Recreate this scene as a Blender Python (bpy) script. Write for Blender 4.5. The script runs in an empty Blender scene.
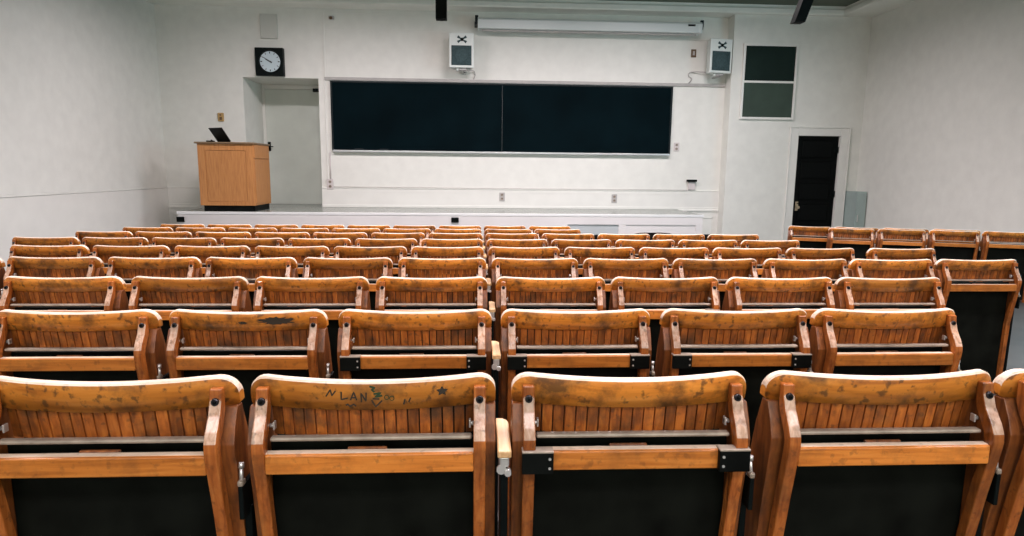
import bpy, bmesh, math, random
from mathutils import Vector, Matrix
random.seed(7)
C = bpy.context.scene.collection
sc = bpy.context.scene
ZC = 1.546                      # eye height above the lower floor

# ------------------------------------------------------------------ materials
def newmat(name):
    m = bpy.data.materials.new(name); m.use_nodes = True
    nt = m.node_tree
    return m, nt, nt.nodes['Principled BSDF']

def plain(name, col, rough=0.5, metal=0.0, emit=0.0, noise=0.0, nscale=8.0, bump=0.0, bscale=60.0, spec=0.5):
    m, nt, b = newmat(name)
    b.inputs['Base Color'].default_value = (*col, 1)
    b.inputs['Roughness'].default_value = rough
    b.inputs['Metallic'].default_value = metal
    b.inputs['Specular IOR Level'].default_value = spec
    if noise:
        tc = nt.nodes.new('ShaderNodeTexCoord'); n = nt.nodes.new('ShaderNodeTexNoise')
        n.inputs['Scale'].default_value = nscale; n.inputs['Detail'].default_value = 5
        r = nt.nodes.new('ShaderNodeValToRGB')
        r.color_ramp.elements[0].position = 0.3; r.color_ramp.elements[1].position = 0.7
        r.color_ramp.elements[0].color = (*[c*(1-noise) for c in col], 1)
        r.color_ramp.elements[1].color = (*[min(1, c*(1+noise*0.5)) for c in col], 1)
        nt.links.new(tc.outputs['Object'], n.inputs['Vector']); nt.links.new(n.outputs['Fac'], r.inputs['Fac'])
        nt.links.new(r.outputs['Color'], b.inputs['Base Color'])
    if bump:
        tc = nt.nodes.new('ShaderNodeTexCoord'); n = nt.nodes.new('ShaderNodeTexNoise')
        n.inputs['Scale'].default_value = bscale; n.inputs['Detail'].default_value = 3
        bp = nt.nodes.new('ShaderNodeBump'); bp.inputs['Strength'].default_value = bump; bp.inputs['Distance'].default_value = 0.01
        nt.links.new(tc.outputs['Object'], n.inputs['Vector']); nt.links.new(n.outputs['Fac'], bp.inputs['Height'])
        nt.links.new(bp.outputs['Normal'], b.inputs['Normal'])
    return m

def wood(name, axis, dark, mid, light, rough=0.35, stain=0.5, specks=0.5, island=False, grain=90.0, vary=0.25, spec=0.5):
    """varnished wood; grain runs along axis; object random shifts pattern and tone, worn dark stains on top"""
    m, nt, b = newmat(name)
    N = nt.nodes.new; L = nt.links.new
    tc = N('ShaderNodeTexCoord'); oi = N('ShaderNodeObjectInfo')
    mul = N('ShaderNodeMath'); mul.operation = 'MULTIPLY'; mul.inputs[1].default_value = 37.0
    L(oi.outputs['Random'], mul.inputs[0])
    comb = N('ShaderNodeCombineXYZ')
    for i in range(3): L(mul.outputs[0], comb.inputs[i])
    add = N('ShaderNodeVectorMath'); add.operation = 'ADD'
    L(tc.outputs['Object'], add.inputs[0]); L(comb.outputs[0], add.inputs[1])
    mp = N('ShaderNodeMapping'); s = [grain]*3; s['xyz'.index(axis)] = grain*0.06
    mp.inputs['Scale'].default_value = s
    L(add.outputs[0], mp.inputs['Vector'])
    n1 = N('ShaderNodeTexNoise'); n1.inputs['Scale'].default_value = 1.0; n1.inputs['Detail'].default_value = 4; n1.inputs['Distortion'].default_value = 0.6
    L(mp.outputs[0], n1.inputs['Vector'])
    r1 = N('ShaderNodeValToRGB'); e = r1.color_ramp.elements
    e[0].position = 0.28; e[0].color = (*dark, 1); e[1].position = 0.75; e[1].color = (*light, 1)
    k = e.new(0.5); k.color = (*mid, 1)
    L(n1.outputs['Fac'], r1.inputs['Fac'])
    # tone per object (or per slat)
    hs = N('ShaderNodeHueSaturation')
    rnd = oi.outputs['Random']
    if island:
        g = N('ShaderNodeNewGeometry'); rnd = g.outputs['Random Per Island']
    mr = N('ShaderNodeMapRange'); mr.inputs['To Min'].default_value = 1-vary; mr.inputs['To Max'].default_value = 1+vary*0.7
    L(rnd, mr.inputs['Value']); L(mr.outputs[0], hs.inputs['Value']); L(r1.outputs['Color'], hs.inputs['Color'])
    # worn stains: large grimy patches and small ink specks
    n2 = N('ShaderNodeTexNoise'); n2.inputs['Scale'].default_value = 11.0; n2.inputs['Detail'].default_value = 6; n2.inputs['Roughness'].default_value = 0.65
    L(add.outputs[0], n2.inputs['Vector'])
    r2 = N('ShaderNodeValToRGB'); r2.color_ramp.elements[0].position = 0.48; r2.color_ramp.elements[1].position = 0.66
    r2.color_ramp.elements[0].color = (0, 0, 0, 1); r2.color_ramp.elements[1].color = (stain, stain, stain, 1)
    L(n2.outputs['Fac'], r2.inputs['Fac'])
    n3 = N('ShaderNodeTexNoise'); n3.inputs['Scale'].default_value = 55.0; n3.inputs['Detail'].default_value = 3
    L(add.outputs[0], n3.inputs['Vector'])
    r3 = N('ShaderNodeValToRGB'); r3.color_ramp.elements[0].position = 0.57; r3.color_ramp.elements[1].position = 0.67
    r3.color_ramp.elements[0].color = (0, 0, 0, 1); r3.color_ramp.elements[1].color = (specks, specks, specks, 1)
    L(n3.outputs['Fac'], r3.inputs['Fac'])
    mx = N('ShaderNodeMath'); mx.operation = 'MAXIMUM'; L(r2.outputs['Color'], mx.inputs[0]); L(r3.outputs['Color'], mx.inputs[1])
    mix = N('ShaderNodeMixRGB'); mix.inputs['Color2'].default_value = (0.030, 0.020, 0.012, 1)
    L(mx.outputs[0], mix.inputs['Fac']); L(hs.outputs['Color'], mix.inputs['Color1'])
    L(mix.outputs['Color'], b.inputs['Base Color'])
    b.inputs['Roughness'].default_value = rough
    b.inputs['Specular IOR Level'].default_value = spec
    bp = N('ShaderNodeBump'); bp.inputs['Strength'].default_value = 0.12; bp.inputs['Distance'].default_value = 0.002
    L(n1.outputs['Fac'], bp.inputs['Height']); L(bp.outputs['Normal'], b.inputs['Normal'])
    return m

OR_D, OR_M, OR_L = (0.44, 0.135, 0.016), (0.62, 0.215, 0.027), (0.72, 0.285, 0.046)
RD_D, RD_M, RD_L = (0.15, 0.036, 0.006), (0.31, 0.084, 0.013), (0.45, 0.145, 0.024)
M = {}
M['rail'] = wood('varnished_rail_wood', 'x', OR_D, OR_M, OR_L, 0.38, 0.8, 0.7, grain=60)
M['worn'] = wood('worn_lit_edge_wood', 'x', (0.62, 0.45, 0.32), (0.80, 0.64, 0.50), (0.88, 0.75, 0.63), 0.4, 0.15, 0.2, vary=0.1)  # pale tone holds both wood wear and bright light on upper edges
M['slat'] = wood('slat_wood', 'z', RD_D, RD_M, RD_L, 0.42, 0.75, 0.5, island=True, vary=0.45)
M['rear'] = wood('rear_rail_wood', 'x', (0.36, 0.105, 0.014), (0.54, 0.175, 0.026), (0.64, 0.235, 0.042), 0.35, 0.35, 0.35)
M['side'] = wood('side_panel_wood', 'z', (0.10, 0.028, 0.007), (0.21, 0.062, 0.014), (0.29, 0.098, 0.022), 0.4, 0.5, 0.3)
M['strip'] = wood('side_strip_wood', 'z', (0.22, 0.056, 0.010), (0.36, 0.103, 0.020), (0.46, 0.155, 0.034), 0.24, 0.45, 0.4)
M['strip_sheen_worn'] = wood('sheen_worn_strip_wood', 'z', (0.34, 0.17, 0.09), (0.51, 0.32, 0.22), (0.62, 0.45, 0.35), 0.25, 0.5, 0.5, vary=0.2)  # overhead sheen painted into the pale colour, along with worn varnish patches
M['arm'] = wood('armrest_wood', 'y', (0.50, 0.27, 0.11), (0.68, 0.42, 0.20), (0.80, 0.55, 0.32), 0.32, 0.1, 0.1)
M['seat'] = wood('seat_wood', 'x', RD_D, RD_M, RD_L, 0.4, 0.4, 0.2)
M['ledge'] = plain('grey_worn_metal', (0.36, 0.30, 0.24), 0.4, 0.2, noise=0.35, nscale=30)
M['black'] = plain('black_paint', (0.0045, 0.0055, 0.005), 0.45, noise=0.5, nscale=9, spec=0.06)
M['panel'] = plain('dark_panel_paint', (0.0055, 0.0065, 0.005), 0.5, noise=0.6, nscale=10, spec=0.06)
M['iron'] = plain('black_iron', (0.004, 0.006, 0.006), 0.5, 0.0, noise=0.3, spec=0.06)
M['bolt'] = plain('dark_steel_bolt', (0.05, 0.05, 0.055), 0.35, 0.9)
M['silver'] = plain('bright_zinc', (0.72, 0.72, 0.70), 0.35, 0.7)
M['ink'] = plain('dark_ink', (0.030, 0.022, 0.014), 0.7)
M['green_ink'] = plain('green_ink', (0.02, 0.045, 0.014), 0.7)
WALL = (0.735, 0.750, 0.700)
M['wall'] = plain('painted_plaster', WALL, 0.6, noise=0.05, nscale=5, bump=0.10, bscale=35)
M['trim'] = plain('painted_trim', (0.745, 0.755, 0.71), 0.45, noise=0.04, nscale=4)
M['greytrim'] = plain('grey_moulding', (0.40, 0.39, 0.37), 0.5, noise=0.1)
M['cornice'] = plain('cornice_paint', (0.86, 0.89, 0.83), 0.5, noise=0.05, nscale=3)
M['ceiling'] = plain('ceiling_paint', (0.12, 0.15, 0.11), 0.8, noise=0.2, nscale=1.2)
M['floor'] = plain('dark_concrete_floor', (0.034, 0.028, 0.024), 0.5, noise=0.4, nscale=2.5)
M['stage_top'] = plain('grey_green_linoleum', (0.20, 0.225, 0.20), 0.22, noise=0.15, nscale=3)
M['stage_edge'] = plain('stage_nosing_metal', (0.78, 0.80, 0.80), 0.3, 0.2)
M['stage_face'] = plain('stage_white_paint', (0.64, 0.63, 0.62), 0.5, noise=0.05, nscale=2)
M['stage_grey'] = plain('stage_grey_paint', (0.42, 0.46, 0.47), 0.5, noise=0.05, nscale=2)
M['board'] = plain('blackboard_slate', (0.0016, 0.0068, 0.0090), 0.75, noise=0.35, nscale=1.5, spec=0.03)
M['frame_dark'] = plain('board_frame_dark', (0.018, 0.024, 0.026), 0.4, 0.3, spec=0.12)
M['frame_mid'] = plain('board_seam_grey', (0.07, 0.08, 0.08), 0.5)
M['tray'] = plain('aluminium_tray', (0.62, 0.65, 0.66), 0.35, 0.5)
M['door_pale'] = plain('pale_green_door', (0.64, 0.69, 0.63), 0.45, noise=0.06, nscale=3)
M['door_black'] = plain('black_gloss_door', (0.0025, 0.0035, 0.0035), 0.25, spec=0.06)
M['brass'] = plain('brass', (0.42, 0.35, 0.24), 0.35, 0.7)
M['green_dark'] = plain('dark_green_board', (0.009, 0.020, 0.016), 0.5, noise=0.3, nscale=2, spec=0.12)
M['green_mid'] = plain('mid_green_board', (0.050, 0.075, 0.058), 0.5, noise=0.25, nscale=2, spec=0.12)
M['teal'] = plain('grey_green_enamel', (0.33, 0.42, 0.40), 0.4, noise=0.06)
M['oak'] = wood('oak_veneer', 'z', (0.37, 0.150, 0.045), (0.47, 0.205, 0.062), (0.54, 0.25, 0.082), 0.45, 0.0, 0.0, grain=70, vary=0.05)
M['oak_top'] = plain('lectern_top_laminate', (0.20, 0.135, 0.075), 0.4, noise=0.2)
M['laptop'] = plain('laptop_black', (0.004, 0.005, 0.006), 0.4, spec=0.12)
M['laptop_grey'] = plain('laptop_keys_grey', (0.06, 0.06, 0.065), 0.45)
M['paper'] = plain('white_paper', (0.75, 0.73, 0.68), 0.7)
M['speaker'] = plain('speaker_white', (0.66, 0.72, 0.69), 0.45)
M['grille'] = plain('speaker_grille', (0.050, 0.085, 0.090), 0.6, noise=0.3, nscale=40, spec=0.12)
M['screen_case'] = plain('screen_case_white', (0.62, 0.68, 0.67), 0.4)
M['plate'] = plain('plate_paint', (0.56, 0.575, 0.53), 0.5)
M['outlet'] = plain('outlet_grey', (0.42, 0.41, 0.40), 0.45)
M['tan'] = plain('thermostat_brass', (0.46, 0.30, 0.12), 0.4, 0.4)
M['tan_dark'] = plain('thermostat_dark', (0.12, 0.07, 0.03), 0.5)
M['clock_case'] = plain('clock_case_black', (0.004, 0.007, 0.007), 0.4, spec=0.12)
M['clock_face'] = plain('clock_face_white', (0.55, 0.66, 0.70), 0.12)
M['clock_ink'] = plain('clock_marks', (0.015, 0.02, 0.025), 0.5)
M['conduit'] = plain('conduit_paint', (0.58, 0.54, 0.53), 0.5)
M['plastic'] = plain('black_plastic', (0.004, 0.004, 0.0045), 0.45, spec=0.12)

# ------------------------------------------------------------------ mesh helpers
class MB:
    def __init__(s): s.bm = bmesh.new(); s.mats = []
    def mi(s, m):
        if m not in s.mats: s.mats.append(m)
        return s.mats.index(m)
    def box(s, x0, x1, y0, y1, z0, z1, m, bev=0.0, mat=None):
        tmp = bmesh.new()
        bmesh.ops.create_cube(tmp, size=1)
        for v in tmp.verts:
            v.co = Vector(((x0+x1)/2+v.co.x*(x1-x0), (y0+y1)/2+v.co.y*(y1-y0), (z0+z1)/2+v.co.z*(z1-z0)))
        if bev: bmesh.ops.bevel(tmp, geom=tmp.edges[:], offset=bev, segments=2, profile=0.5, affect='EDGES')
        s._merge(tmp, m, mat); return s
    def _merge(s, tmp, m, mat=None):
        idx = s.mi(m); mp = {}
        for v in tmp.verts: mp[v] = s.bm.verts.new(mat @ v.co if mat else v.co)
        for f in tmp.faces:
            try: nf = s.bm.faces.new([mp[v] for v in f.verts]); nf.material_index = idx; nf.smooth = f.smooth
            except ValueError: pass
        tmp.free()
    def prism(s, poly, axis, a, b, m, bev=0.0, mat=None):
        """poly in the two other axes (cyclic order), extruded along axis from a to b"""
        tmp = bmesh.new()
        def P(p, t):
            if axis == 'x': return Vector((t, p[0], p[1]))
            if axis == 'y': return Vector((p[0], t, p[1]))
            return Vector((p[0], p[1], t))
        A = [tmp.verts.new(P(p, a)) for p in poly]; B = [tmp.verts.new(P(p, b)) for p in poly]
        tmp.faces.new(A); tmp.faces.new(B[::-1])
        for i in range(len(poly)):
            j = (i+1) % len(poly); tmp.faces.new((A[i], B[i], B[j], A[j]))
        bmesh.ops.recalc_face_normals(tmp, faces=tmp.faces[:])
        if bev:
            bmesh.ops.bevel(tmp, geom=[e for e in tmp.edges], offset=bev, segments=2, profile=0.5, affect='EDGES', clamp_overlap=True)
        s._merge(tmp, m, mat); return s
    def cyl(s, p0, p1, r0, r1, m, seg=16, smooth=True):
        p0, p1 = Vector(p0), Vector(p1); d = p1-p0
        rot = d.to_track_quat('Z', 'Y').to_matrix().to_4x4()
        tmp = bmesh.new()
        bmesh.ops.create_cone(tmp, cap_ends=True, segments=seg, radius1=r0, radius2=r1, depth=d.length)
        for f in tmp.faces: f.smooth = smooth and len(f.verts) == 4
        s._merge(tmp, m, Matrix.Translation((p0+p1)/2) @ rot); return s
    def ribbon(s, pts, w, m):
        """flat stroke: pts = list of 3D points lying on a surface facing -y, width w in the xz plane"""
        idx = s.mi(m); prev = None
        for i, p in enumerate(pts):
            a = pts[max(i-1, 0)]; b = pts[min(i+1, len(pts)-1)]
            d = Vector((b[0]-a[0], 0, b[2]-a[2])); d.normalize()
            n = Vector((-d.z, 0, d.x))*w/2
            v = (s.bm.verts.new(Vector(p)+n), s.bm.verts.new(Vector(p)-n))
            if prev: s.bm.faces.new((prev[0], prev[1], v[1], v[0])).material_index = idx
            prev = v
    def build(s, name, parent=None, loc=None):
        bmesh.ops.recalc_face_normals(s.bm, faces=s.bm.faces[:])
        me = bpy.data.meshes.new(name); s.bm.to_mesh(me); s.bm.free()
        for m in s.mats: me.materials.append(m)
        o = bpy.data.objects.new(name, me); C.objects.link(o)
        if parent: o.parent = parent
        if loc: o.location = loc
        return o

def tag(o, label=None, cat=None, group=None, kind=None):
    if label: o['label'] = label
    if cat: o['category'] = cat
    if group: o['group'] = group
    if kind: o['kind'] = kind
    return o
def empty(name, loc, label, cat, rz=0.0, group=None):
    o = bpy.data.objects.new(name, None); C.objects.link(o)
    o.empty_display_size = 0.1; o.location = loc; o.rotation_euler = (0, 0, rz)
    return tag(o, label, cat, group)
def struct(mb, name, parent=None):
    o = mb.build(name, parent)
    if not parent: o['kind'] = 'structure'
    return o
def copy_tree(o, parent=None):
    c = o.copy(); C.objects.link(c)
    if parent: c.parent = parent
    for ch in list(o.children): copy_tree(ch, c)
    return c
R = lambda z: z + ZC            # height relative to the eye -> world

# ------------------------------------------------------------------ the room
XW0, XW1 = -6.02, 7.60          # side walls
YB, YF, YP = -3.2, 12.824, 12.52  # back wall, main front wall, pier plane
H = R(3.14)
Y0, P = 1.30665, 0.80
def zf(y): return max(0.0, 0.296 - 0.03747*(y-1.3067))
mb = MB()
ye = 1.3067+0.296/0.03747
mb.prism([(YB, zf(YB)), (ye, 0), (14.5, 0), (14.5, -0.2), (YB, -0.2)], 'x', XW0-0.2, XW1+0.2, M['floor'])
struct(mb, 'floor')
mb = MB(); mb.box(XW0-0.2, XW1+0.2, YB-0.2, 14.5, H, H+0.15, M['ceiling']); struct(mb, 'ceiling')
mb = MB(); mb.box(XW0-0.2, XW0, YB, 14.4, 0, H, M['wall']); struct(mb, 'wall_left')
mb = MB(); mb.box(XW1, XW1+0.2, YB, 14.4, 0, H, M['wall']); struct(mb, 'wall_right')
mb = MB(); mb.box(XW0-0.2, XW1+0.2, YB-0.2, YB, 0, H, M['wall']); struct(mb, 'wall_back')
# front wall with the door alcove, then the pier beside it on the right
AX0, AX1, AZ, AY = -4.47, -3.05, R(1.685), 13.95
mb = MB()
mb.box(XW0, AX0, YF, YF+0.2, 0, H, M['wall'])
mb.box(AX1, 4.91, YF, YF+0.2, 0, H, M['wall'])
mb.box(AX0, AX1, YF, YF+0.2, AZ, H, M['wall'])
mb.box(AX0-0.1, AX0, YF+0.2, AY, 0.5, AZ, M['wall'])
mb.box(AX1, AX1+0.1, YF+0.2, AY, 0.5, AZ, M['wall'])
mb.box(AX0-0.1, AX1+0.1, YF+0.2, AY, AZ, AZ+0.1, M['wall'])
mb.box(AX0-0.1, AX1+0.1, AY, AY+0.1, 0.5, AZ+0.1, M['wall'])
struct(mb, 'wall_front')
DX0, DX1, DZ = 6.318, 7.172, R(0.716)
mb = MB()
mb.box(4.905, DX0, YP, YF+0.2, 0, H, M['wall'])
mb.box(DX1, XW1, YP, YF+0.2, 0, H, M['wall'])
mb.box(DX0, DX1, YP, YF+0.2, DZ, H, M['wall'])
mb.box(DX0, DX1, YP+0.25, YF+0.2, 0, DZ, M['wall'])
struct(mb, 'wall_pier')
# cornice: boxed soffit all round with a projecting lighter lip
mb = MB()
CY, CX0, CX1 = 12.44, XW0, 7.02
cz0, cz1 = R(2.968), R(3.09)
mb.box(XW0, XW1, CY, YF, cz0, H, M['cornice'])
mb.box(CX1, XW1, YB, CY, cz0, H, M['cornice'])
struct(mb, 'trim_1')
mb = MB()
prof = [(0.0, 0.0), (-0.03, 0.0), (-0.05, 0.02), (-0.05, 0.09), (-0.03, 0.118), (0.0, 0.122)]
mb.prism([(CY+p[0], cz0+p[1]) for p in prof], 'x', CX0, CX1+0.03, M['cornice'])
mb.prism([(CX1+p[0], cz0+p[1]) for p in prof], 'y', YB, CY, M['cornice'])
struct(mb, 'trim_2')
# picture rail above the blackboard and thin panel mouldings
mb = MB()
mb.box(-2.93, 4.90, YF-0.03, YF, R(1.655), R(1.715), M['greytrim'], 0.006)
struct(mb, 'trim_3')
mb = MB()
mb.box(-2.935, -2.905, YF-0.02, YF, R(1.70), R(2.90), M['trim'], 0.004)
mb.box(-2.75, 0.0, YF-0.008, YF, R(2.885), R(2.90), M['trim'])
mb.box(-2.90, -0.60, YF-0.008, YF, R(2.585), R(2.60), M['trim'])
mb.box(0.20, 4.90, YF-0.012, YF, R(2.535), R(2.56), M['trim'], 0.003)
mb.box(-2.94, -2.915, YF-0.015, YF, R(-0.40), R(1.655), M['trim'], 0.004)
struct(mb, 'trim_4')
# dado / tall baseboards standing on the stage
SZ = R(-0.772)
mb = MB()
def dado(x0, x1, y, z0, zt):
    mb.box(x0, x1, y-0.022, y, z0, zt-0.02, M['trim'])
    mb.box(x0, x1, y-0.030, y, zt-0.022, zt, M['trim'], 0.005)
    mb.box(x0, x1, y-0.028, y, z0, z0+0.05, M['trim'], 0.005)
dado(XW0, AX0, YF, SZ, R(-0.40)); dado(AX1, 4.905, YF, SZ, R(-0.385))
mb.box(AX1, 4.905, YF-0.026, YF, R(-0.468), R(-0.455), M['trim'])
struct(mb, 'baseboard_front')
# wainscot below stage level in the gaps either side of the stage
mb = MB()
for x0, x1 in ((4.07, 4.905), (XW0, -5.16)):
    mb.box(x0, x1, YF-0.03, YF, 0, SZ-0.03, M['trim'])
    mb.box(x0, x1, YF-0.05, YF, SZ-0.035, SZ+0.005, M['trim'], 0.006)
    a, b = x0+0.1, x1-0.1
    for (p0, p1, q0, q1) in ((a, b, 0.60, 0.625), (a, b, 0.12, 0.145), (a, a+0.025, 0.12, 0.625), (b-0.025, b, 0.12, 0.625)):
        mb.box(p0, p1, YF-0.042, YF-0.03, q0, q1, M['trim'], 0.004)
struct(mb, 'trim_5')
mb = MB()
mb.box(XW0, XW0+0.025, YB, YF, 0, R(-0.40), M['trim']); mb.box(XW0, XW0+0.035, YB, YF, R(-0.42), R(-0.40), M['trim'], 0.004)
struct(mb, 'baseboard_left')
mb = MB()
mb.box(XW1-0.025, XW1, YB, YP, 0, R(-1.2), M['trim']); mb.box(XW1-0.032, XW1, YB, YP, R(-1.225), R(-1.2), M['trim'], 0.004)
struct(mb, 'baseboard_right')

# stage platform
mb = MB()
SX0, SX1, SY = -5.155, 4.06, 11.25
mb.box(SX0+0.02, SX1-0.02, SY+0.03, YF-0.031, 0, SZ-0.03, M['stage_face'])
mb.box(AX0, AX1, YF-0.031, AY-0.07, 0.5, SZ-0.002, M['stage_top'])
mb.box(SX0, SX1, SY+0.015, YF-0.031, SZ-0.03, SZ, M['stage_top'])
struct(mb, 'stage_floor')
mb = MB(); mb.box(SX0, SX1, SY-0.005, SY+0.02, SZ-0.045, SZ+0.002, M['stage_edge'], 0.006); struct(mb, 'trim_6')
mb = MB()
def framed(x0, x1, z0, z1, m, w=0.05):
    mb.box(x0, x1, SY+0.012, SY+0.03, z0, z1, m)
for x0, x1 in ((SX0+0.02, 1.60), (2.52, 2.66), (3.92, SX1-0.02)):
    mb.box(x0, x1, SY, SY+0.03, 0, SZ-0.045, M['stage_face'])
mb.box(1.60, 2.52, SY, SY+0.03, R(-0.955), SZ-0.045, M['stage_face'])
mb.box(2.66, 3.92, SY, SY+0.03, R(-0.955), SZ-0.045, M['stage_face'])
mb.box(1.60, 2.52, SY+0.015, SY+0.03, 0, R(-0.955), M['stage_grey'])
mb.box(2.66, 3.92, SY+0.012, SY+0.03, 0, R(-0.955), M['stage_face'])
struct(mb, 'trim_7')

# doors
d = MB()
d.box(AX0+0.06, AX1-0.06, AY-0.05, AY-0.005, SZ, R(1.595), M['door_pale'])
door1 = struct(d, 'door_1')
f = MB()
f.box(AX0, AX0+0.06, AY-0.07, AY, SZ, AZ, M['trim'], 0.004); f.box(AX1-0.06, AX1, AY-0.07, AY, SZ, AZ, M['trim'], 0.004)
f.box(AX0+0.06, AX1-0.06, AY-0.07, AY, R(1.60), AZ, M['trim'], 0.004)
f.build('door_frame', door1)
h = MB(); hx = -4.365
h.box(hx-0.03, hx+0.03, AY-0.065, AY-0.05, R(0.33), R(0.52), M['black'], 0.004)
h.cyl((hx, AY-0.065, R(0.42)), (hx, AY-0.12, R(0.42)), 0.012, 0.012, M['black'])
h.box(hx-0.02, hx+0.10, AY-0.135, AY-0.115, R(0.41), R(0.43), M['black'], 0.004)
h.build('door_handle', door1)
h = MB(); h.box(-3.42, -3.16, AY-0.10, AY-0.05, R(1.55), R(1.62), M['frame_dark'], 0.006)
h.box(-3.40, -3.36, AY-0.14, AY-0.10, R(1.57), R(1.60), M['frame_dark']); h.build('door_closer', door1)

d = MB()
d.box(DX0, DX1, YP+0.035, YP+0.075, 0.005, DZ, M['door_black'])
hh = DZ/5.2
for k in range(5):                                   # five stacked raised panels
    z0 = 0.12+k*(DZ-0.16)/5
    d.box(DX0+0.12, DX1-0.12, YP+0.023, YP+0.035, z0+0.05, z0+(DZ-0.16)/5-0.05, M['door_black'], 0.011)
    for (q0, q1) in ((z0+0.02, z0+0.04), (z0+(DZ-0.16)/5-0.04, z0+(DZ-0.16)/5-0.02)):
        d.box(DX0+0.09, DX1-0.09, YP+0.020, YP+0.035, q0, q1, M['door_black'], 0.006)
door2 = struct(d, 'door_2')
f = MB()
f.box(DX0-0.155, DX0, YP-0.03, YP, 0, DZ+0.15, M['trim'], 0.006)
f.box(DX1, DX1+0.17, YP-0.03, YP, 0, DZ+0.15, M['trim'], 0.006)
f.box(DX0, DX1, YP-0.03, YP, DZ, DZ+0.15, M['trim'], 0.006)
f.box(DX0-0.175, DX0-0.155, YP-0.045, YP, 0, DZ+0.165, M['trim'], 0.004)
f.box(DX1+0.17, DX1+0.19, YP-0.045, YP, 0, DZ+0.165, M['trim'], 0.004)
f.box(DX0-0.175, DX1+0.19, YP-0.045, YP, DZ+0.15, DZ+0.17, M['trim'], 0.004)
f.build('door_frame', door2)
h = MB(); kx = DX0+0.095
h.box(kx-0.03, kx+0.03, YP+0.027, YP+0.036, R(-0.76), R(-0.58), M['brass'], 0.003)
h.cyl((kx, YP+0.03, R(-0.69)), (kx, YP-0.01, R(-0.69)), 0.012, 0.012, M['brass'])
h.cyl((kx, YP-0.005, R(-0.69)), (kx, YP-0.04, R(-0.69)), 0.024, 0.032, M['brass'])
h.build('door_knob', door2)
for z in (R(0.45), R(-0.42)):
    h = MB(); h.cyl((DX1-0.02, YP+0.015, z-0.06), (DX1-0.02, YP+0.015, z+0.06), 0.02, 0.02, M['iron'])
    h.box(DX1-0.07, DX1-0.01, YP+0.027, YP+0.036, z-0.055, z+0.055, M['iron']); h.build('door_hinge', door2)

# ------------------------------------------------------------------ things on the front wall
t = empty('blackboard', (0.513, YF, R(0.30)), 'long black chalkboard fixed to the white front wall above the stage', 'blackboard')
bx0, bx1, bz0, bz1 = -2.823, 3.85, R(0.325), R(1.645)
def rel(o_mb, name, par):
    o = o_mb.build(name, par); o.location = -Vector(par.location); return o
for x0, x1 in ((bx0+0.03, 0.478), (0.486, bx1-0.03)):
    m_ = MB(); m_.box(x0, x1, YF-0.035, YF-0.005, bz0+0.02, bz1-0.02, M['board'], 0.002); rel(m_, 'writing_panel', t)
m_ = MB()
m_.box(bx0, bx0+0.035, YF-0.05, YF, bz0, bz1, M['frame_dark'], 0.006); m_.box(bx1-0.035, bx1, YF-0.05, YF, bz0, bz1, M['frame_dark'], 0.006)
m_.box(bx0, bx1, YF-0.05, YF, bz1-0.03, bz1, M['frame_dark'], 0.006); m_.box(bx0, bx1, YF-0.05, YF, bz0, bz0+0.022, M['frame_dark'], 0.005)
m_.box(0.4795, 0.4845, YF-0.036, YF, bz0, bz1, M['frame_mid']); rel(m_, 'frame', t)
m_ = MB(); m_.prism([(YF, bz0), (YF-0.085, bz0), (YF-0.085, bz0+0.012), (YF-0.075, bz0-0.02), (YF, bz0-0.028)], 'x', bx0+0.02, bx1-0.02, M['tray'])
m_.box(bx0+0.02, bx1-0.02, YF-0.09, YF-0.08, bz0-0.018, bz0+0.014, M['tray'], 0.003); rel(m_, 'chalk_tray', t)
for i, (x, lab) in enumerate(((-2.30, 'dark felt eraser lying on the chalk tray nearest the blackboard end by the lectern'),
                              (-1.82, 'dark felt eraser on the chalk tray, second from the lectern end'),)):
    m_ = MB(); m_.box(-0.08, 0.08, -0.0135, 0.0135, 0.0005, 0.035, M['frame_dark'], 0.006)
    tag(m_.build('eraser', loc=(x, YF-0.0655, bz0+0.012)), lab, 'eraser', 'erasers on the chalk tray')

# wall clock
cx, cz = -3.93, R(1.964)
t = empty('wall_clock', (cx, YF, cz), 'black square wall clock with a round pale face above the alcove', 'clock')
m_ = MB(); m_.box(-0.265, 0.265, -0.10, 0, -0.258, 0.258, M['clock_case'], 0.012)
m_.cyl((0.02, -0.10, 0.0), (0.02, -0.112, 0.0), 0.215, 0.205, M['clock_case'], 40); m_.build('case', t)
m_ = MB(); m_.cyl((0.02, -0.110, 0), (0.02, -0.116, 0), 0.190, 0.188, M['clock_face'], 48); fc = m_.build('face', t)
m_ = MB()
for k in range(12):
    a = k*math.pi/6; u = Vector((math.sin(a), 0, math.cos(a)))
    w = 0.010 if k % 3 else 0.015
    m_.cyl(Vector((0.02, -0.1165, 0))+u*0.145, Vector((0.02, -0.1165, 0))+u*0.178, w*0.6, w*0.6, M['clock_ink'], 6)
m_.build('hour_mark', fc)
for ang, ln, w in ((-58, 0.145, 0.011), (-62, 0.09, 0.015)):
    a = math.radians(ang); m_ = MB()
    u = Vector((math.sin(a), 0, math.cos(a))); n = Vector((math.cos(a), 0, -math.sin(a)))*w
    c0 = Vector((0.02, -0.122, 0)) - Vector((0, 0.003 if ln < 0.1 else 0, 0))
    vs = [m_.bm.verts.new(p) for p in (c0-u*0.04-n, c0-u*0.04+n, c0+u*ln+n*0.5, c0+u*ln-n*0.5)]
    fcs = m_.bm.faces.new(vs); r_ = bmesh.ops.extrude_face_region(m_.bm, geom=[fcs])
    for v in r_['geom']:
        if isinstance(v, bmesh.types.BMVert): v.co.y += 0.003
    m_.mats.append(M['clock_ink']); m_.build('clock_hand', t)

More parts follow.
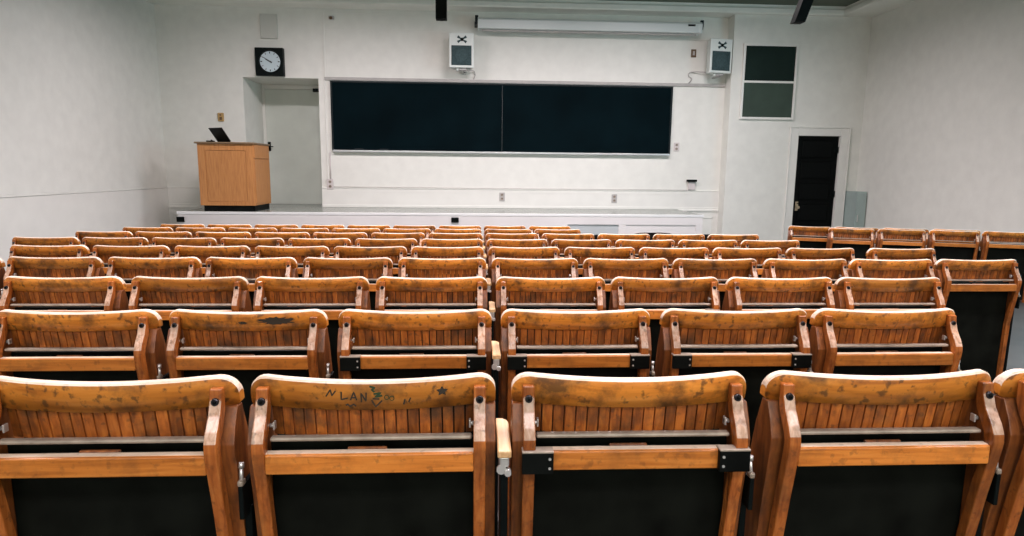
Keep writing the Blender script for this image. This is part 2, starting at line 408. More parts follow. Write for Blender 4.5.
# blank plate above the clock
m_ = MB(); m_.box(-0.157, 0.157, -0.05, 0, -0.222, 0.222, M['plate'], 0.006)
t = m_.build('cover_box', loc=(-3.93, YF+0.004, R(2.62))); tag(t, 'pale blank rectangular cover box on the wall above the clock', 'cover plate')
m_ = MB()
for sx in (-0.13, 0.13):
    for sz in (-0.195, 0.195): m_.cyl((sx, -0.05, sz), (sx, -0.053, sz), 0.007, 0.007, M['outlet'], 8)
m_.build('screw', t)
m_ = MB(); m_.box(-0.05, 0.05, -0.06, 0, -0.03, 0.03, M['outlet'], 0.01); m_.cyl((0, -0.06, 0), (0, -0.09, -0.02), 0.02, 0.03, M['tan_dark'], 14)
tag(m_.build('junction_box', loc=(-2.76, YF, R(2.80))), 'small dark fitting under the cornice right of the cover box', 'junction box')

# thermostat
t = empty('thermostat', (-4.915, YF+0.004, R(0.935)), 'small brass coloured wall thermostat above the laptop', 'thermostat')
m_ = MB(); m_.box(-0.055, 0.055, -0.035, 0, -0.08, 0.08, M['tan'], 0.008); m_.build('cover', t)
m_ = MB(); m_.box(-0.02, 0.025, -0.04, -0.034, -0.055, 0.0, M['tan_dark'], 0.002); m_.cyl((0.0, -0.034, 0.04), (0, -0.046, 0.04), 0.016, 0.014, M['tan_dark'], 14); m_.build('dial', t)

# speakers
def speaker(x, z, y, rz, label):
    t = empty('wall_speaker', (x, y, z), label, 'speaker', rz, 'white wall speakers')
    W2, H2 = 0.232, 0.315
    m_ = MB(); m_.prism([(-W2, 0), (W2, 0), (W2*0.72, 0.24), (-W2*0.72, 0.24)], 'z', -H2, H2, M['speaker'], 0.014); m_.build('cabinet', t)
    m_ = MB()
    m_.box(-W2+0.045, W2-0.045, -0.012, 0.004, -H2+0.045, 0.085, M['grille'], 0.004)
    for k in range(17):
        xx = -W2+0.06+k*(2*W2-0.12)/16
        m_.box(xx-0.003, xx+0.003, -0.016, -0.011, -H2+0.055, 0.075, M['grille'])
    m_.cyl((0, -0.010, -0.09), (0, -0.017, -0.09), 0.135, 0.120, M['grille'], 32)
    m_.build('grille', t)
    m_ = MB()                                         # cross-shaped horn flare
    for a in (-32, 32, 148, 212):
        q = Matrix.Rotation(math.radians(a), 4, 'Y')
        m_.prism([(0.0, -0.006), (0.095, -0.024), (0.095, 0.024), (0.0, 0.006)], 'y', -0.008, 0.002, M['grille'], mat=Matrix.Translation((0.01, 0, 0.195)) @ q)
    m_.cyl((0.01, 0.0, 0.195), (0.01, -0.012, 0.195), 0.032, 0.022, M['black'], 20); m_.build('tweeter_horn', t)
    m_ = MB()
    m_.box(-0.05, 0.10, 0.05, 0.14, -H2-0.035, -H2, M['outlet'], 0.005); m_.box(0.03, 0.07, 0.10, 0.36, -H2-0.06, -H2-0.03, M['outlet'], 0.004)
    m_.cyl((-0.08, 0.07, -H2), (-0.08, 0.07, -H2-0.05), 0.025, 0.02, M['speaker'], 12)
    m_.build('mounting_bracket', t)
speaker(-0.302, R(2.19), 12.42, 0.0, 'white wall speaker with dark grille high on the wall over the middle of the blackboard')
speaker(4.635, R(2.18), 12.40, math.radians(10), 'white wall speaker turned slightly inward at the pier, right of the projection screen case')
def cable(pts, r, name, label, cat):
    mb = MB(); P3 = [Vector(p) for p in pts]; fine = []
    ext = [P3[0]]+P3+[P3[-1]]
    for k in range(1, len(ext)-2):
        for q in range(8):
            t_ = q/8; a, b, c, d = ext[k-1:k+3]
            fine.append(0.5*((2*b)+(c-a)*t_+(2*a-5*b+4*c-d)*t_**2+(3*b-a-3*c+d)*t_**3))
    fine.append(P3[-1]); prev = None; mi = mb.mi(M['outlet'])
    for k, p in enumerate(fine):
        d = (fine[min(k+1, len(fine)-1)]-fine[max(k-1, 0)]).normalized(); q = d.to_track_quat('Z', 'Y')
        ring = [mb.bm.verts.new(p+q @ Vector((r*math.cos(h*math.pi/4), r*math.sin(h*math.pi/4), 0))) for h in range(8)]
        if prev:
            for h in range(8): mb.bm.faces.new((prev[h], prev[(h+1) % 8], ring[(h+1) % 8], ring[h])).material_index = mi
        prev = ring
    return tag(mb.build(name), label, cat)
cable([(-0.20, 12.70, R(1.86)), (-0.08, 12.76, R(1.87)), (-0.05, 12.80, R(1.80)), (-0.08, 12.80, R(1.72))], 0.009, 'speaker_cable', 'short grey cable curling below the speaker over the blackboard', 'cable')
cable([(4.45, 12.70, R(1.92)), (4.20, 12.80, R(1.93)), (4.15, 12.80, R(1.86)), (4.22, 12.80, R(1.80)), (4.16, 12.80, R(1.72))], 0.009, 'speaker_cable', 'short grey cable curling below the speaker at the pier', 'cable')
m_ = MB(); m_.box(-0.05, 0.05, -0.02, 0, -0.075, 0.075, M['tan_dark'], 0.004); m_.box(-0.02, 0.02, -0.026, -0.02, -0.04, 0.04, M['greytrim'], 0.003)
tag(m_.build('wall_plate', loc=(4.235, YF, R(2.29))), 'small brown wall plate left of the speaker at the pier', 'wall plate')

# projection screen case
t = empty('projection_screen', (2.13, 12.55, R(2.70)), 'long white retracted projection screen case under the cornice', 'projection screen')
m_ = MB()
prof = [(-0.10, -0.10), (0.08, -0.11), (0.11, -0.06), (0.11, 0.09), (-0.06, 0.10), (-0.11, 0.06)]
m_.prism(prof, 'x', -2.10, 2.10, M['screen_case'], 0.012); m_.build('case', t)
for s in (-1, 1):
    m_ = MB(); m_.prism([(p[0]*1.03, p[1]*1.03) for p in prof], 'x', s*2.10-0.03, s*2.10+0.03, M['screen_case'], 0.008); m_.build('end_cap', t)
m_ = MB(); m_.box(-2.05, 2.05, -0.02, 0.02, -0.135, -0.108, M['greytrim'], 0.006); m_.build('bottom_bar', t)
m_ = MB(); m_.box(1.85, 1.99, -0.116, -0.108, 0.015, 0.05, M['black'], 0.002); m_.build('nameplate', t)
for x in (-2.16, 2.14):
    m_ = MB(); m_.box(x-0.03, x+0.03, -0.03, 0.274, -0.02, 0.03, M['frame_dark'], 0.006); m_.box(x-0.02, x+0.04, -0.02, 0.03, 0.02, 0.15, M['frame_dark'], 0.006)
    m_.build('hanging_bracket', t)

# black tubes hanging from the ceiling in front of the stage
def spot(x, z, dx, label):
    t = empty('ceiling_spotlight', (x+dx*(H-R(z)), 9.0, H), label, 'spotlight', 0, 'black spotlights under the ceiling')
    L = H-R(z); w = 0.073
    poly = [(-w, -w), (w, -w), (w, w), (-w, w)]
    m_ = MB()
    bot = [m_.bm.verts.new((p[0]-dx*L, p[1], -L)) for p in poly]; top = [m_.bm.verts.new((p[0]*1.05, p[1]*1.05, -0.02)) for p in poly]
    m_.mats.append(M['black']); m_.bm.faces.new(bot); m_.bm.faces.new(top[::-1])
    for i in range(4): m_.bm.faces.new((bot[i], bot[(i+1) % 4], top[(i+1) % 4], top[i]))
    m_.build('lamp_tube', t)
    m_ = MB(); m_.cyl((-dx*L, 0, -L+0.002), (-dx*L, 0, -L-0.006), 0.060, 0.055, M['iron'], 24); m_.build('lens_ring', t)
    m_ = MB(); m_.box(-0.13, 0.13, -0.13, 0.13, -0.025, 0, M['black'], 0.006); m_.build('ceiling_plate', t)
spot(-0.486, 1.975, 0.0, 'black square spotlight tube hanging straight down left of the middle speaker')
spot(4.41, 2.04, 0.315, 'black spotlight tube hanging at a slant beside the pier')

# two-part green board in a white frame on the pier
t = empty('notice_board', (5.643, YP, R(1.06)), 'tall dark green two-part board in a white frame on the pier', 'board')
x2, zt2, zm = 0.495, 1.335, 0.668
m_ = MB(); m_.box(-x2, x2, -0.02, 0, zm+0.02, zt2, M['green_dark']); m_.build('upper_panel', t)['label'] = 'darker upper panel'
m_ = MB(); m_.box(-x2, x2, -0.02, 0, 0.0, zm-0.02, M['green_mid']); m_.build('lower_panel', t)['label'] = 'lighter green lower panel'
m_ = MB()
m_.box(-x2-0.045, -x2, -0.045, 0, -0.045, zt2+0.045, M['trim'], 0.005); m_.box(x2, x2+0.045, -0.045, 0, -0.045, zt2+0.045, M['trim'], 0.005)
m_.box(-x2, x2, -0.045, 0, zt2, zt2+0.045, M['trim'], 0.005); m_.box(-x2, x2, -0.045, 0, -0.045, 0.0, M['trim'], 0.005)
m_.box(-x2, x2, -0.035, 0, zm-0.02, zm+0.02, M['trim'], 0.004); m_.build('frame', t)

# grey-green cabinet in the corner
t = empty('corner_cabinet', (7.40, YP, 0), 'low grey-green metal cabinet in the corner beside the black door', 'cabinet')
m_ = MB(); m_.box(-0.02, 0.185, -0.40, -0.005, 0.06, R(-0.36), M['teal'], 0.008); m_.box(0.0, 0.17, -0.37, -0.02, 0, 0.06, M['iron']); m_.build('body', t)
m_ = MB(); m_.box(-0.005, 0.175, -0.418, -0.40, 0.09, R(-0.39), M['teal'], 0.006); d_ = m_.build('door', t)
m_ = MB(); m_.box(0.01, 0.022, -0.44, -0.418, 0.60, 0.74, M['silver'], 0.004); m_.build('handle', d_)

# outlets and plates
def outlet(x, z, label, name='wall_outlet', m='outlet', w=0.055, h=0.085, y=YF-0.022):
    t = empty(name, (x, y, R(z)), label, 'outlet')
    a = MB(); a.box(-w, w, -0.014, 0, -h, h, M[m], 0.004); a.build('cover_plate', t)
    for s in (-1, 1):
        a = MB(); a.cyl((0, -0.014, s*h*0.45), (0, -0.018, s*h*0.45), w*0.5, w*0.48, M['ledge'], 16)
        for q in (-0.010, 0.010): a.box(q-0.003, q+0.003, -0.0195, -0.0175, s*h*0.45-0.008, s*h*0.45+0.008, M['black'])
        a.build('socket', t)
outlet(0.492, -0.54, 'grey outlet low on the wall just above the stage below the blackboard seam')
outlet(2.756, -0.56, 'grey outlet low on the wall under the right half of the blackboard')
outlet(3.985, 0.48, 'pale grey double outlet beside the lower end of the blackboard near the pier', y=YF, m='conduit')
outlet(-2.885, -0.32, 'pale pinkish outlet box at the foot of the vertical conduit by the alcove', m='conduit', w=0.06, h=0.10)
t = empty('microphone_box', (4.325, YF-0.005, R(-0.27)), 'pale wall box with a black connector near the pier corner', 'wall box')
a = MB(); a.box(-0.07, 0.07, -0.05, 0.005, -0.10, 0.06, M['conduit'], 0.006); a.build('box', t)
a = MB(); a.box(-0.11, 0.09, -0.09, -0.02, 0.061, 0.105, M['black'], 0.008); a.build('connector', t)
t = MB(); t.cyl((-2.872, YF-0.015, R(0.30)), (-2.872, YF-0.015, R(-0.22)), 0.012, 0.012, M['conduit'], 10); t.cyl((-2.82, YF-0.04, R(-0.372)), (4.25, YF-0.038, R(-0.376)), 0.006, 0.006, M['conduit'], 10)
tag(t.build('conduit_pipe'), 'thin painted conduit running down from the blackboard and along the baseboard top', 'conduit')
for x, z, lab in ((-0.392, -0.888, 'black socket box in the middle of the white stage front'), (-5.09, -0.905, 'black socket box at the lectern end of the stage front')):
    t = empty('stage_socket', (x, SY, R(z)), lab, 'socket box')
    a = MB(); a.box(-0.065, 0.065, -0.02, 0, -0.045, 0.045, M['black'], 0.005); a.build('cover_plate', t)
    a = MB(); a.box(-0.05, 0.05, -0.032, -0.02, 0.012, 0.034, M['iron'], 0.003); a.build('flap', t)

# ------------------------------------------------------------------ lectern and laptop
LX, LY = -4.335, 11.40
t = empty('lectern', (LX, LY, SZ), 'large oak lectern on a black plinth standing on the stage', 'lectern')
hw, dp, hz, pz = 0.468, 0.86, R(0.385)-SZ, 0.10
m_ = MB(); m_.box(-hw+0.05, hw-0.02, 0.02, dp-0.05, 0, pz+0.005, M['black']); m_.build('plinth', t)['label'] = 'black recessed plinth'
m_ = MB(); m_.box(-hw, hw, 0.012, dp, pz, hz, M['oak'], 0.004)
m_.build('body', t)
m_ = MB(); m_.box(-hw, -hw+0.125, 0.0, 0.014, pz, hz, M['oak'], 0.002); m_.box(hw-0.125, hw, 0, 0.014, pz, hz, M['oak'], 0.002)
m_.box(-hw+0.125, hw-0.125, 0, 0.014, hz-0.11, hz, M['oak'], 0.002); m_.box(-hw+0.125, hw-0.125, 0, 0.014, pz, pz+0.06, M['oak'], 0.002); m_.build('front_frame', t)
m_ = MB(); m_.box(-hw+0.132, hw-0.132, 0.005, 0.014, pz+0.067, hz-0.117, M['oak'], 0.003); m_.build('front_panel', t)
m_ = MB(); m_.box(hw, hw+0.014, 0.03, dp-0.04, hz-0.24, hz-0.02, M['oak'], 0.004); dr = m_.build('drawer', t)
m_ = MB(); m_.box(hw, hw+0.012, 0.03, dp-0.04, pz+0.03, hz-0.255, M['oak'], 0.004); m_.build('side_door', t)
m_ = MB(); m_.box(-hw-0.04, hw+0.02, -0.03, dp+0.02, hz, hz+0.03, M['oak_top'], 0.008); m_.build('top', t)['label'] = 'brown grey lectern top'
tz = SZ+hz+0.03
lp = empty('laptop', (-4.50, 11.86, tz), 'open black laptop seen from behind on the lectern top', 'laptop', math.radians(-35))
m_ = MB(); m_.box(-0.19, 0.19, -0.01, 0.25, 0, 0.022, M['laptop'], 0.004); b_ = m_.build('base', lp)
m_ = MB(); m_.box(-0.17, 0.17, 0.06, 0.16, 0.0221, 0.025, M['laptop_grey'], 0.001); m_.build('keyboard', b_)
m_ = MB(); m_.box(-0.19, 0.19, -0.007, 0.007, 0, 0.29, M['laptop'], 0.004, Matrix.Translation((0, -0.012, 0.02)) @ Matrix.Rotation(math.radians(36), 4, 'X')); m_.build('screen', lp)
m_ = MB(); m_.box(-0.06, 0.06, -0.045, 0.045, 0, 0.03, M['laptop'], 0.008); m_.cyl((0.02, 0, 0.03), (0.02, 0, 0.045), 0.018, 0.014, M['laptop'], 14)
tag(m_.build('control_box', loc=(-4.66, 11.62, tz)), 'small black control box left of the laptop on the lectern', 'control box')
m_ = MB()
for k in range(4): m_.box(-0.10, 0.10, -0.07, 0.07, k*0.005, k*0.005+0.004, M['paper'], mat=Matrix.Rotation(0.05*k, 4, 'Z'))
tag(m_.build('paper_stack', loc=(-4.22, 11.68, tz)), 'small stack of white papers right of the laptop on the lectern', 'paper')

# ------------------------------------------------------------------ the wooden lecture-hall seats
W2 = 0.255; ARC = 0.045; TOPZ = 0.818
tan10 = math.tan(math.radians(10))
def arc(x, z): return -ARC*(1-(x/W2)**2) + (TOPZ-z)*tan10
def rail_mesh():
    mb = MB(); a = mb.mi(M['rail']); b = mb.mi(M['worn'])  # b: pale edge tone, wear and bright light in one colour
    n = 40; rings = []; r = 0.040
    for i in range(n+1):
        s = -math.cos(math.pi*i/n)                         # stations crowd toward the ends
        x = W2*s
        e = W2-abs(x)
        top = TOPZ - 0.004*(1-(x/W2)**2) - (r-math.sqrt(max(0, r*r-(r-min(e, r))**2)))*0.95
        bot = 0.752 + (0.006 - math.sqrt(max(0, 0.006**2-(0.006-min(e, 0.006))**2)))
        t = 0.0125
        ring = []
        for dy, z in ((-t, bot), (-t, top-0.004), (-t+0.0035, top), (t-0.006, top), (t, top-0.006), (t, bot)):
            ring.append(mb.bm.verts.new((x, arc(x, z)+dy, z)))
        rings.append(ring)
    for p, q in zip(rings, rings[1:]):
        for k in range(6):
            f = mb.bm.faces.new((p[k], p[(k+1) % 6], q[(k+1) % 6], q[k])); f.material_index = b if k in (1, 2, 3) else a
            f.smooth = k in (0, 4)
    f = mb.bm.faces.new(rings[0]); f.material_index = a; f = mb.bm.faces.new(rings[-1][::-1]); f.material_index = a
    return mb
def slat_mesh():
    mb = MB(); a = mb.mi(M['slat']); n = 18; x0 = -0.214; w = 0.428/n
    for k in range(n):
        xa, xb = x0+k*w+0.0017, x0+(k+1)*w-0.0017
        v = []
        for z in (0.684, 0.757):
            for dy in (-0.006, 0.006):
                v.append([mb.bm.verts.new((x, arc(x, z)+dy, z)) for x in (xa, xb)])
        (l0, l1), (l2, l3), (u0, u1), (u2, u3) = v
        for q in ((l0, l1, u1, u0), (l2, u2, u3, l3), (l0, u0, u2, l2), (l1, l3, u3, u1), (u0, u1, u3, u2), (l0, l2, l3, l1)):
            mb.bm.faces.new(q).material_index = a
    return mb
REAR = [(-0.040, 0.797), (-0.042, 0.775), (-0.053, 0.747), (-0.074, 0.717), (-0.083, 0.698), (-0.085, 0.680), (-0.081, 0.655), (-0.060, 0.55), (-0.040, 0.43), (-0.030, 0.0)]
FRONT = [(-0.006, 0.0), (-0.014, 0.43), (-0.034, 0.55), (-0.055, 0.655), (-0.058, 0.680), (-0.053, 0.695), (-0.034, 0.725), (-0.0225, 0.750), (-0.0215, 0.797)]
SIDE = [(-0.016, 0.752), (-0.034, 0.715), (-0.046, 0.680), (-0.044, 0.655), (-0.026, 0.55), (-0.010, 0.43), (-0.004, 0.0),
        (0.085, 0.0), (0.085, 0.44), (0.062, 0.58), (0.034, 0.69), (0.010, 0.752)]
def make_seat(brackets):
    root = bpy.data.objects.new('theatre_seat', None); C.objects.link(root); root.empty_display_size = 0.1
    r = rail_mesh().build('top_rail', root); r['label'] = 'orange varnished top rail with a pale upper edge, worn and painted as lit'
    slat_mesh().build('slatted_back', root)['label'] = 'reddish brown vertical back slats'
    m = MB(); m.box(-0.205, 0.205, -0.056, -0.037, 0.690, 0.699, M['ledge'], 0.004); m.build('ledge', root)['label'] = 'worn grey ledge'
    m = MB(); m.box(-0.2090, 0.2090, -0.079, -0.055, 0.631, 0.672, M['rear'], 0.003)
    m.box(-0.2090, 0.2090, -0.0720, -0.056, 0.6715, 0.6728, M['worn']); m.build('rear_rail', root)  # pale tone holds both wear and painted bright light
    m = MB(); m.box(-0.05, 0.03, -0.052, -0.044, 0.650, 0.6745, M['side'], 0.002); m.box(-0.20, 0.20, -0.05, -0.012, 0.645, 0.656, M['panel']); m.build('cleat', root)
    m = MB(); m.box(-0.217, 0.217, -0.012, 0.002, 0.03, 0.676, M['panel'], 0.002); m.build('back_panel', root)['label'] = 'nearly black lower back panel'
    m = MB()                                                # tipped-up seat, a shallow curved board
    pts = [(0.022, 0.34), (0.045, 0.36), (0.060, 0.45), (0.058, 0.56), (0.040, 0.66), (0.030, 0.66), (0.040, 0.56), (0.040, 0.45), (0.030, 0.375), (0.015, 0.35)]
    m.prism(pts, 'x', -0.212, 0.212, M['seat'], 0.003); m.build('seat', root)
    for s in (-1, 1):
        m = MB(); m.prism(SIDE, 'x', s*0.2185, s*0.2545, M['side'], 0.002); m.build('side_panel', root)
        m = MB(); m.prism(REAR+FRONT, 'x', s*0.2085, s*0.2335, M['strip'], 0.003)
        m.bm.normal_update(); wi = m.mi(M['strip_sheen_worn'])
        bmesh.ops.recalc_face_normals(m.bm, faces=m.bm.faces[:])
        for f in m.bm.faces:                                # lamp sheen painted pale between bolt and elbow, over rubbed varnish
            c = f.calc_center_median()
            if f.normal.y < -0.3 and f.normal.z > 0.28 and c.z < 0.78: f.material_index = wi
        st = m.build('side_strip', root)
        m = MB(); m.cyl((s*0.2210, -0.042, 0.771), (s*0.2210, -0.048, 0.771), 0.0085, 0.007, M['bolt'], 14)
        m.cyl((s*0.2210, -0.048, 0.771), (s*0.2210, -0.050, 0.771), 0.004, 0.003, M['black'], 6); m.build('bolt', st)
        m = MB(); m.cyl((s*0.210, -0.032, 0.716), (s*0.199, -0.032, 0.716), 0.005, 0.004, M['silver'], 10)
        m.box(s*0.201-0.002, s*0.201+0.002, -0.039, -0.025, 0.708, 0.725, M['silver'], 0.0015); m.build('wing_nut', root)
        if brackets:
            xa, xb = sorted((s*0.2365, s*0.172))
            m = MB(); m.box(xa, xb, -0.092, -0.078, 0.629, 0.675, M['black'], 0.002); m.box(xa, xb, -0.092, -0.066, 0.6735, 0.6775, M['ledge'], 0.001)
            for q in (0.642, 0.662): m.cyl((s*0.180, -0.092, q), (s*0.180, -0.0935, q), 0.003, 0.003, M['silver'], 8)
            m.build('corner_bracket', root)['label'] = 'black metal corner bracket'
    m = MB(); m.box(0.2550, 0.2710, -0.015, 0.060, 0.0, 0.53, M['iron'], 0.003); m.box(0.2550, 0.2710, -0.05, 0.10, 0.0, 0.025, M['iron'], 0.003)
    m.build('iron_standard', root)
    m = MB(); m.box(0.2570, 0.2690, -0.050, -0.030, 0.592, 0.604, M['ledge'], 0.003); m.cyl((0.263, -0.04, 0.60), (0.262, -0.035, 0.628), 0.0045, 0.004, M['silver'], 10)
    m.cyl((0.262, -0.035, 0.628), (0.263, -0.035, 0.638), 0.0065, 0.005, M['silver'], 10); m.box(0.258, 0.268, -0.05, 0.03, 0.52, 0.592, M['iron'], 0.002)
    m.build('hinge_bracket', root)
    return root
def add_armrest(root):                                     # the pale arm pad left of the seat, on a zinc bracket
    m = MB()
    x0, x1 = -0.2865, -0.2585
    poly = [(x0, -0.10), (x1, -0.10), (x1, 0.050), (x1-0.004, 0.065), (x1-0.012, 0.073), (x0, 0.076)]
    m.prism(poly, 'z', 0.668, 0.684, M['arm'], 0.003); a = m.build('armrest', root); a['label'] = 'pale bare wood armrest pad'
    m = MB(); m.box(x0+0.004, x1-0.004, -0.092, -0.06, 0.645, 0.668, M['silver'], 0.004); m.cyl(((x0+x1)/2-0.006, -0.092, 0.640), ((x0+x1)/2-0.006, -0.085, 0.640), 0.010, 0.010, M['silver'], 10)
    m.cyl(((x0+x1)/2+0.007, -0.10, 0.636), ((x0+x1)/2+0.007, -0.085, 0.636), 0.007, 0.007, M['silver'], 10); m.build('arm_bracket', a)
    m = MB(); m.box(x0+0.006, x1-0.006, -0.085, -0.02, 0.0, 0.640, M['iron'], 0.003); m.build('iron_post', root)

plain_seat = make_seat(False); brk_seat = make_seat(True)
protos = {False: plain_seat, True: brk_seat}; used = {False: False, True: False}
def place(x, y, rz, label, group, brackets=False, arm=False, lift=0.0, bare=False):
    if not used[brackets]: o = protos[brackets]; used[brackets] = True
    else: o = copy_tree(protos[brackets])
    o.location = (x, y, zf(y)); o.rotation_euler = (0, 0, rz); o.scale = (1, 1, 1+lift/0.818)
    tag(o, label, 'seat', group)
    if bare: bare_seats.append(o)
    pending_arm.append(o) if arm else None
    return o
pending_arm = []; bare_seats = []
LIFT = {1: 0.0085, 2: 0.0, 3: 0.005, 4: 0.012, 5: 0.011, 6: 0.010, 7: 0.009, 8: 0.006, 9: 0.0}

XR, S = 0.07919, 0.54367
DXT = {(1, -1): -0.0062, (1, 0): -0.0055, (1, -2): 0.004, (1, 1): 0.0060, (2, -1): 0.0032, (2, 0): 0.0015, (2, 1): 0.0096,
       (3, -2): 0.0017, (3, -1): 0.0017, (3, 0): 0.007, (3, 1): 0.0034, (3, 2): 0.010, (4, -2): 0.0044, (4, -1): 0.0063, (4, 0): 0.0055, (4, 1): 0.005, (4, 3): 0.012, (5, 5): 0.07}
BRK = {(1, 0), (2, -1), (2, 0), (2, 1), (3, 1), (4, -3), (5, 2), (6, -1), (7, 3)}
ORD = ['', 'first', 'second', 'third', 'fourth', 'fifth', 'sixth', 'seventh', 'eighth', 'ninth']
ROW = ['', 'nearest row', 'second row from camera', 'third row from camera', 'fourth row from camera', 'fifth row from camera', 'sixth row from camera',
       'seventh row from camera', 'eighth row from camera', 'row nearest the stage']
jmax = {8: 1, 9: 1}
SPECIAL = {(1, -1): 'wooden seat in nearest row with inked letters and a star on its top rail',
           (1, 0): 'wooden seat in nearest row with black corner brackets, just right of the front armrest',
           (2, -2): 'wooden seat in second row from camera with a black scorch on its top rail',
           (2, -1): 'wooden seat in second row with black brackets, just left of the pale armrest',
           }
JR = {1: (-2, 2), 2: (-3, 2), 3: (-4, 3), 4: (-6, 5), 5: (-6, 5)}
seats = {}
for i in range(1, 10):
    y = Y0+(i-1)*P
    j0, j1 = JR.get(i, (-7, 4)); j1 = min(j1, jmax.get(i, 5))
    for j in range(j0, j1+1):
        x = XR+j*S+W2 + DXT.get((i, j), random.uniform(-0.003, 0.003) if j not in (-1, 0) else 0.0)
        side = 'right' if j >= 0 else 'left'; n = j+1 if j >= 0 else -j
        lab = SPECIAL.get((i, j), f'slatted wooden seat in the {ROW[i]}, {ORD[n]} seat {side} of the pale armrests')
        seats[(i, j)] = place(x, y, random.uniform(-0.006, 0.006), lab, f'wooden seats in the {ROW[i]}', (i, j) in BRK, j == 0, LIFT[i], j == -1)
# the turned block near the black door
for rn, (bx, by, cnt) in {'back': (4.287, 8.0, 4), 'front': (4.57, 7.55, 4)}.items():
    a = math.radians(-20)
    for k in range(cnt):
        place(bx+k*0.5437*math.cos(a), by+k*0.5437*math.sin(a), a, f'wooden seat, {rn} row of side block by the black door, {ORD[k+1]} from aisle',
              f'wooden seats in the {rn} row of the side block')
for o in pending_arm: add_armrest(o)
for o in bare_seats:                                       # the armrest post of the next seat stands in this gap instead
    for c in list(o.children):
        if c.name.startswith(('iron_standard', 'hinge_bracket')): bpy.data.objects.remove(c)

# ink letters, scribble and star on the seat of the nearest row
def mark(x, z): return (x, arc(x, z)-0.0132, z)
def px(u, v): return ((u-371.8)*0.00209, 0.8125-(v-382.5)*0.0023)
def strokes(mb, lines, w, m):
    for ln in lines:
        pts = []
        for (a, b) in zip(ln, ln[1:]):
            for k in range(5): pts.append(mark(*(a[q]+(b[q]-a[q])*k/5 for q in (0, 1))))
        pts.append(mark(*ln[-1])); mb.ribbon(pts, w, m)
seat0 = seats[(1, -1)]
rail0 = [c for c in seat0.children if c.name.startswith('top_rail')][0]
mb = MB()
P_ = lambda *q: [px(u, v) for u, v in q]
strokes(mb, [P_((328, 396), (333, 389), (334, 395), (338, 390)),                       # small slanted N
             P_((343.5, 391), (343, 398.5), (349.5, 397)),                             # L
             P_((352, 399), (355.5, 391), (358, 399)), P_((353.3, 396.5), (357.2, 396.5)),   # A
             P_((362.5, 401), (362.5, 392), (367, 400), (367.5, 391.5)),               # N
             P_((372.5, 399), (376, 405.5), (382.5, 399.5)), P_((373.5, 397.5), (380, 398)),  # V
             P_((347, 404), (349, 403), (351, 405), (355, 403), (357, 405)),
             P_((403, 404), (404.5, 399)), P_((408, 402), (410, 397.5))], 0.0030, M['ink'])
mb.build('inked_lettering', rail0); mb = MB()
strokes(mb, [P_((371, 385.5), (376, 387), (373, 389), (375.5, 391)), P_((374.5, 393), (381.5, 392), (376, 396), (383, 394.5))], 0.0040, M['green_ink'])
for cx_, cy_ in ((387, 396.5), (392, 397.5)):
    strokes(mb, [[px(cx_+2.2*math.cos(k*0.785), cy_+2.2*math.sin(k*0.785)) for k in range(9)]], 0.0016, M['green_ink'])
mb.build('green_scribble', rail0); mb = MB()
strokes(mb, [[px(440.5+5.5*math.cos(k*2.513-1.57), 393+4.4*math.sin(k*2.513-1.57)) for k in range(6)]], 0.0030, M['ink'])
strokes(mb, [P_((439.5, 393), (442, 393))], 0.008, M['ink'])
mb.build('inked_star', rail0)
# the black scorch on one rail of the second row
rail1 = [c for c in seats[(2, -2)].children if c.name.startswith('top_rail')][0]
rr = random.Random(3)
for cx_, cz_, rx, rz_ in ((0.105, 0.786, 0.060, 0.012), (0.000, 0.780, 0.014, 0.005)):
    mb = MB(); mi_ = mb.mi(M['ink']); ring = []
    for k in range(40):
        a = k*math.pi/20; q = 0.66+0.55*rr.random()
        ring.append((cx_+rx*q*math.cos(a), cz_+rz_*q*math.sin(a)))
    c0 = mb.bm.verts.new(mark(cx_, cz_)); mid = [mb.bm.verts.new(mark((cx_+p[0])/2, (cz_+p[1])/2)) for p in ring]; vv = [mb.bm.verts.new(mark(*p)) for p in ring]
    for k in range(40):
        n_ = (k+1) % 40
        mb.bm.faces.new((c0, mid[k], mid[n_])).material_index = mi_; mb.bm.faces.new((mid[k], vv[k], vv[n_], mid[n_])).material_index = mi_
    mb.build('scorch_mark', rail1)

# black stackable chairs standing where the seats of the eighth row are missing
def black_chair():
    root = bpy.data.objects.new('stacking_chair', None); C.objects.link(root)
    m = MB(); n = 10
    poly = []
    for k in range(n+1):
        u = -1+2*k/n; poly.append((u*0.225, 0.79-0.02*abs(u)**4))
    poly += [(0.20, 0.46), (-0.20, 0.46)]
    m.prism(poly, 'y', -0.185, -0.170, M['plastic'], 0.003); m.build('backrest', root)
    m = MB(); m.box(-0.215, 0.215, -0.20, 0.22, 0.425, 0.445, M['plastic'], 0.008); m.build('seat', root)
    for sx in (-1, 1):
        for sy, top in ((-1, 0.60), (1, 0.425)):
            m = MB(); m.cyl((sx*0.23, sy*0.22, 0), (sx*0.195, sy*0.165-0.0, top), 0.011, 0.011, M['iron'], 10); m.build('leg', root)
    return root
bc = black_chair()
for k, (x, y, drop, lab) in enumerate(((1.905, 6.98, -0.012, 'black plastic chair behind the seventh row, widest visible black back'),
                                 (1.412, 6.98, 0.012, 'black plastic chair mostly hidden behind the seventh row, nearest the eighth row seats'),
                                 (2.47, 6.98, 0.004, 'black plastic chair behind the seventh row, nearest the pier'))):
    o = bc if k == 0 else copy_tree(bc)
    o.location = (x, y, zf(y)); o.scale = (1, 1, 1-drop*1.26); tag(o, lab, 'chair', 'black plastic chairs behind the seats')

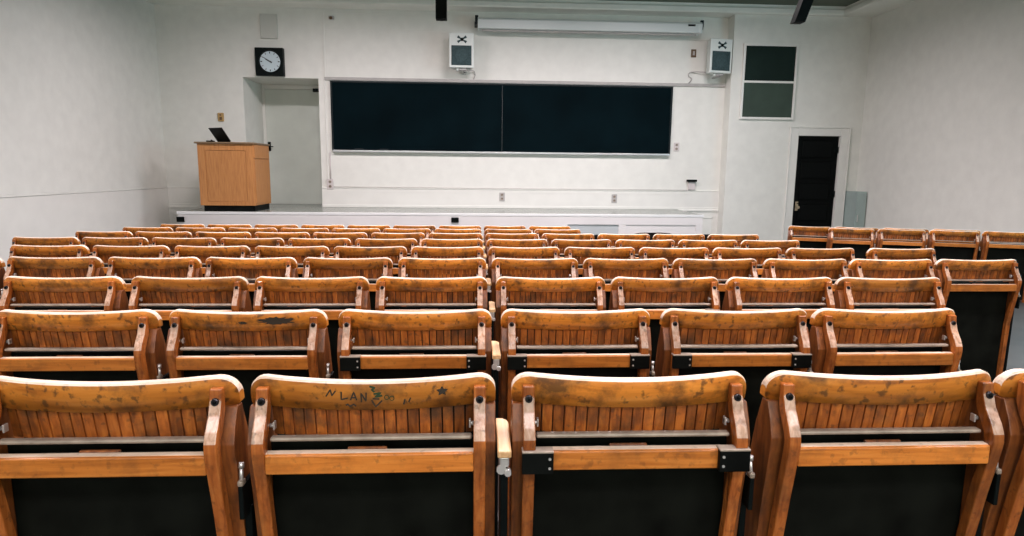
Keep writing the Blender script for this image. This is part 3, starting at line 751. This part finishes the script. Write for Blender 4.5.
# ------------------------------------------------------------------ light
def area(name, loc, rot, sx, sy, power, col):
    l = bpy.data.lights.new(name, 'AREA'); l.shape = 'RECTANGLE'; l.size = sx; l.size_y = sy; l.energy = power; l.color = col
    o = bpy.data.objects.new(name, l); C.objects.link(o); o.location = loc; o.rotation_euler = rot
    return o
LAMP = (1.0, 0.875, 0.91)
for y, e, sp, tl in ((9.4, 165, 166, 6), (5.6, 145, 140, 0), (2.2, 95, 140, 0), (-1.8, 100, 160, 0)):
    for x in (-2.6, 0.8, 3.5):
        a_ = area('ceiling_lamp', (x, y, R(2.99)), (math.radians(tl), 0, 0), 1.3, 0.35 if y > 0 else 0.9, e, LAMP)
        a_.data.spread = math.radians(sp)
area('fill_light', (XW1-0.08, 5.8, R(1.0)), (0, math.radians(90), 0), 2.0, 4.0, 150, (0.45, 0.85, 1.0))  # unseen cool fill, added to tint the left wall bluish
area('fill_light', (0.8, YB+0.1, R(1.5)), (math.radians(90), 0, 0), 8.0, 2.2, 115, (0.88, 1.0, 0.86))  # unseen fill added behind the camera to lift front wall and seat backs
w = bpy.data.worlds.new('world'); sc.world = w; w.use_nodes = True
w.node_tree.nodes['Background'].inputs[0].default_value = (0.5, 0.6, 0.6, 1); w.node_tree.nodes['Background'].inputs[1].default_value = 0.2

# ------------------------------------------------------------------ camera
F_, TH, PS, RO = 637.866, 0.15325, 0.05508, 0.0104
cy, sy = math.cos(PS), math.sin(PS)
fwd = Vector((sy*math.cos(TH), cy*math.cos(TH), -math.sin(TH))); rt = Vector((cy, -sy, 0)); up = rt.cross(fwd)
r2 = rt*math.cos(RO)+up*math.sin(RO); u2 = -rt*math.sin(RO)+up*math.cos(RO)
cam = bpy.data.cameras.new('camera'); cam.sensor_fit = 'HORIZONTAL'; cam.sensor_width = 36; cam.lens = F_*36/1024; cam.clip_start = 0.05
co = bpy.data.objects.new('camera', cam); C.objects.link(co)
mat = Matrix((( r2.x, u2.x, -fwd.x, 0), (r2.y, u2.y, -fwd.y, 0), (r2.z, u2.z, -fwd.z, ZC), (0, 0, 0, 1)))
co.matrix_world = mat
sc.camera = co
vs = sc.view_settings; sc.display_settings.display_device = 'sRGB'
vs.view_transform = 'Standard'; vs.look = 'None'; vs.gamma = 1; vs.use_curve_mapping = False; vs.exposure = -0.08
sc.cycles.use_denoising = True
sc.cycles.max_bounces = 8
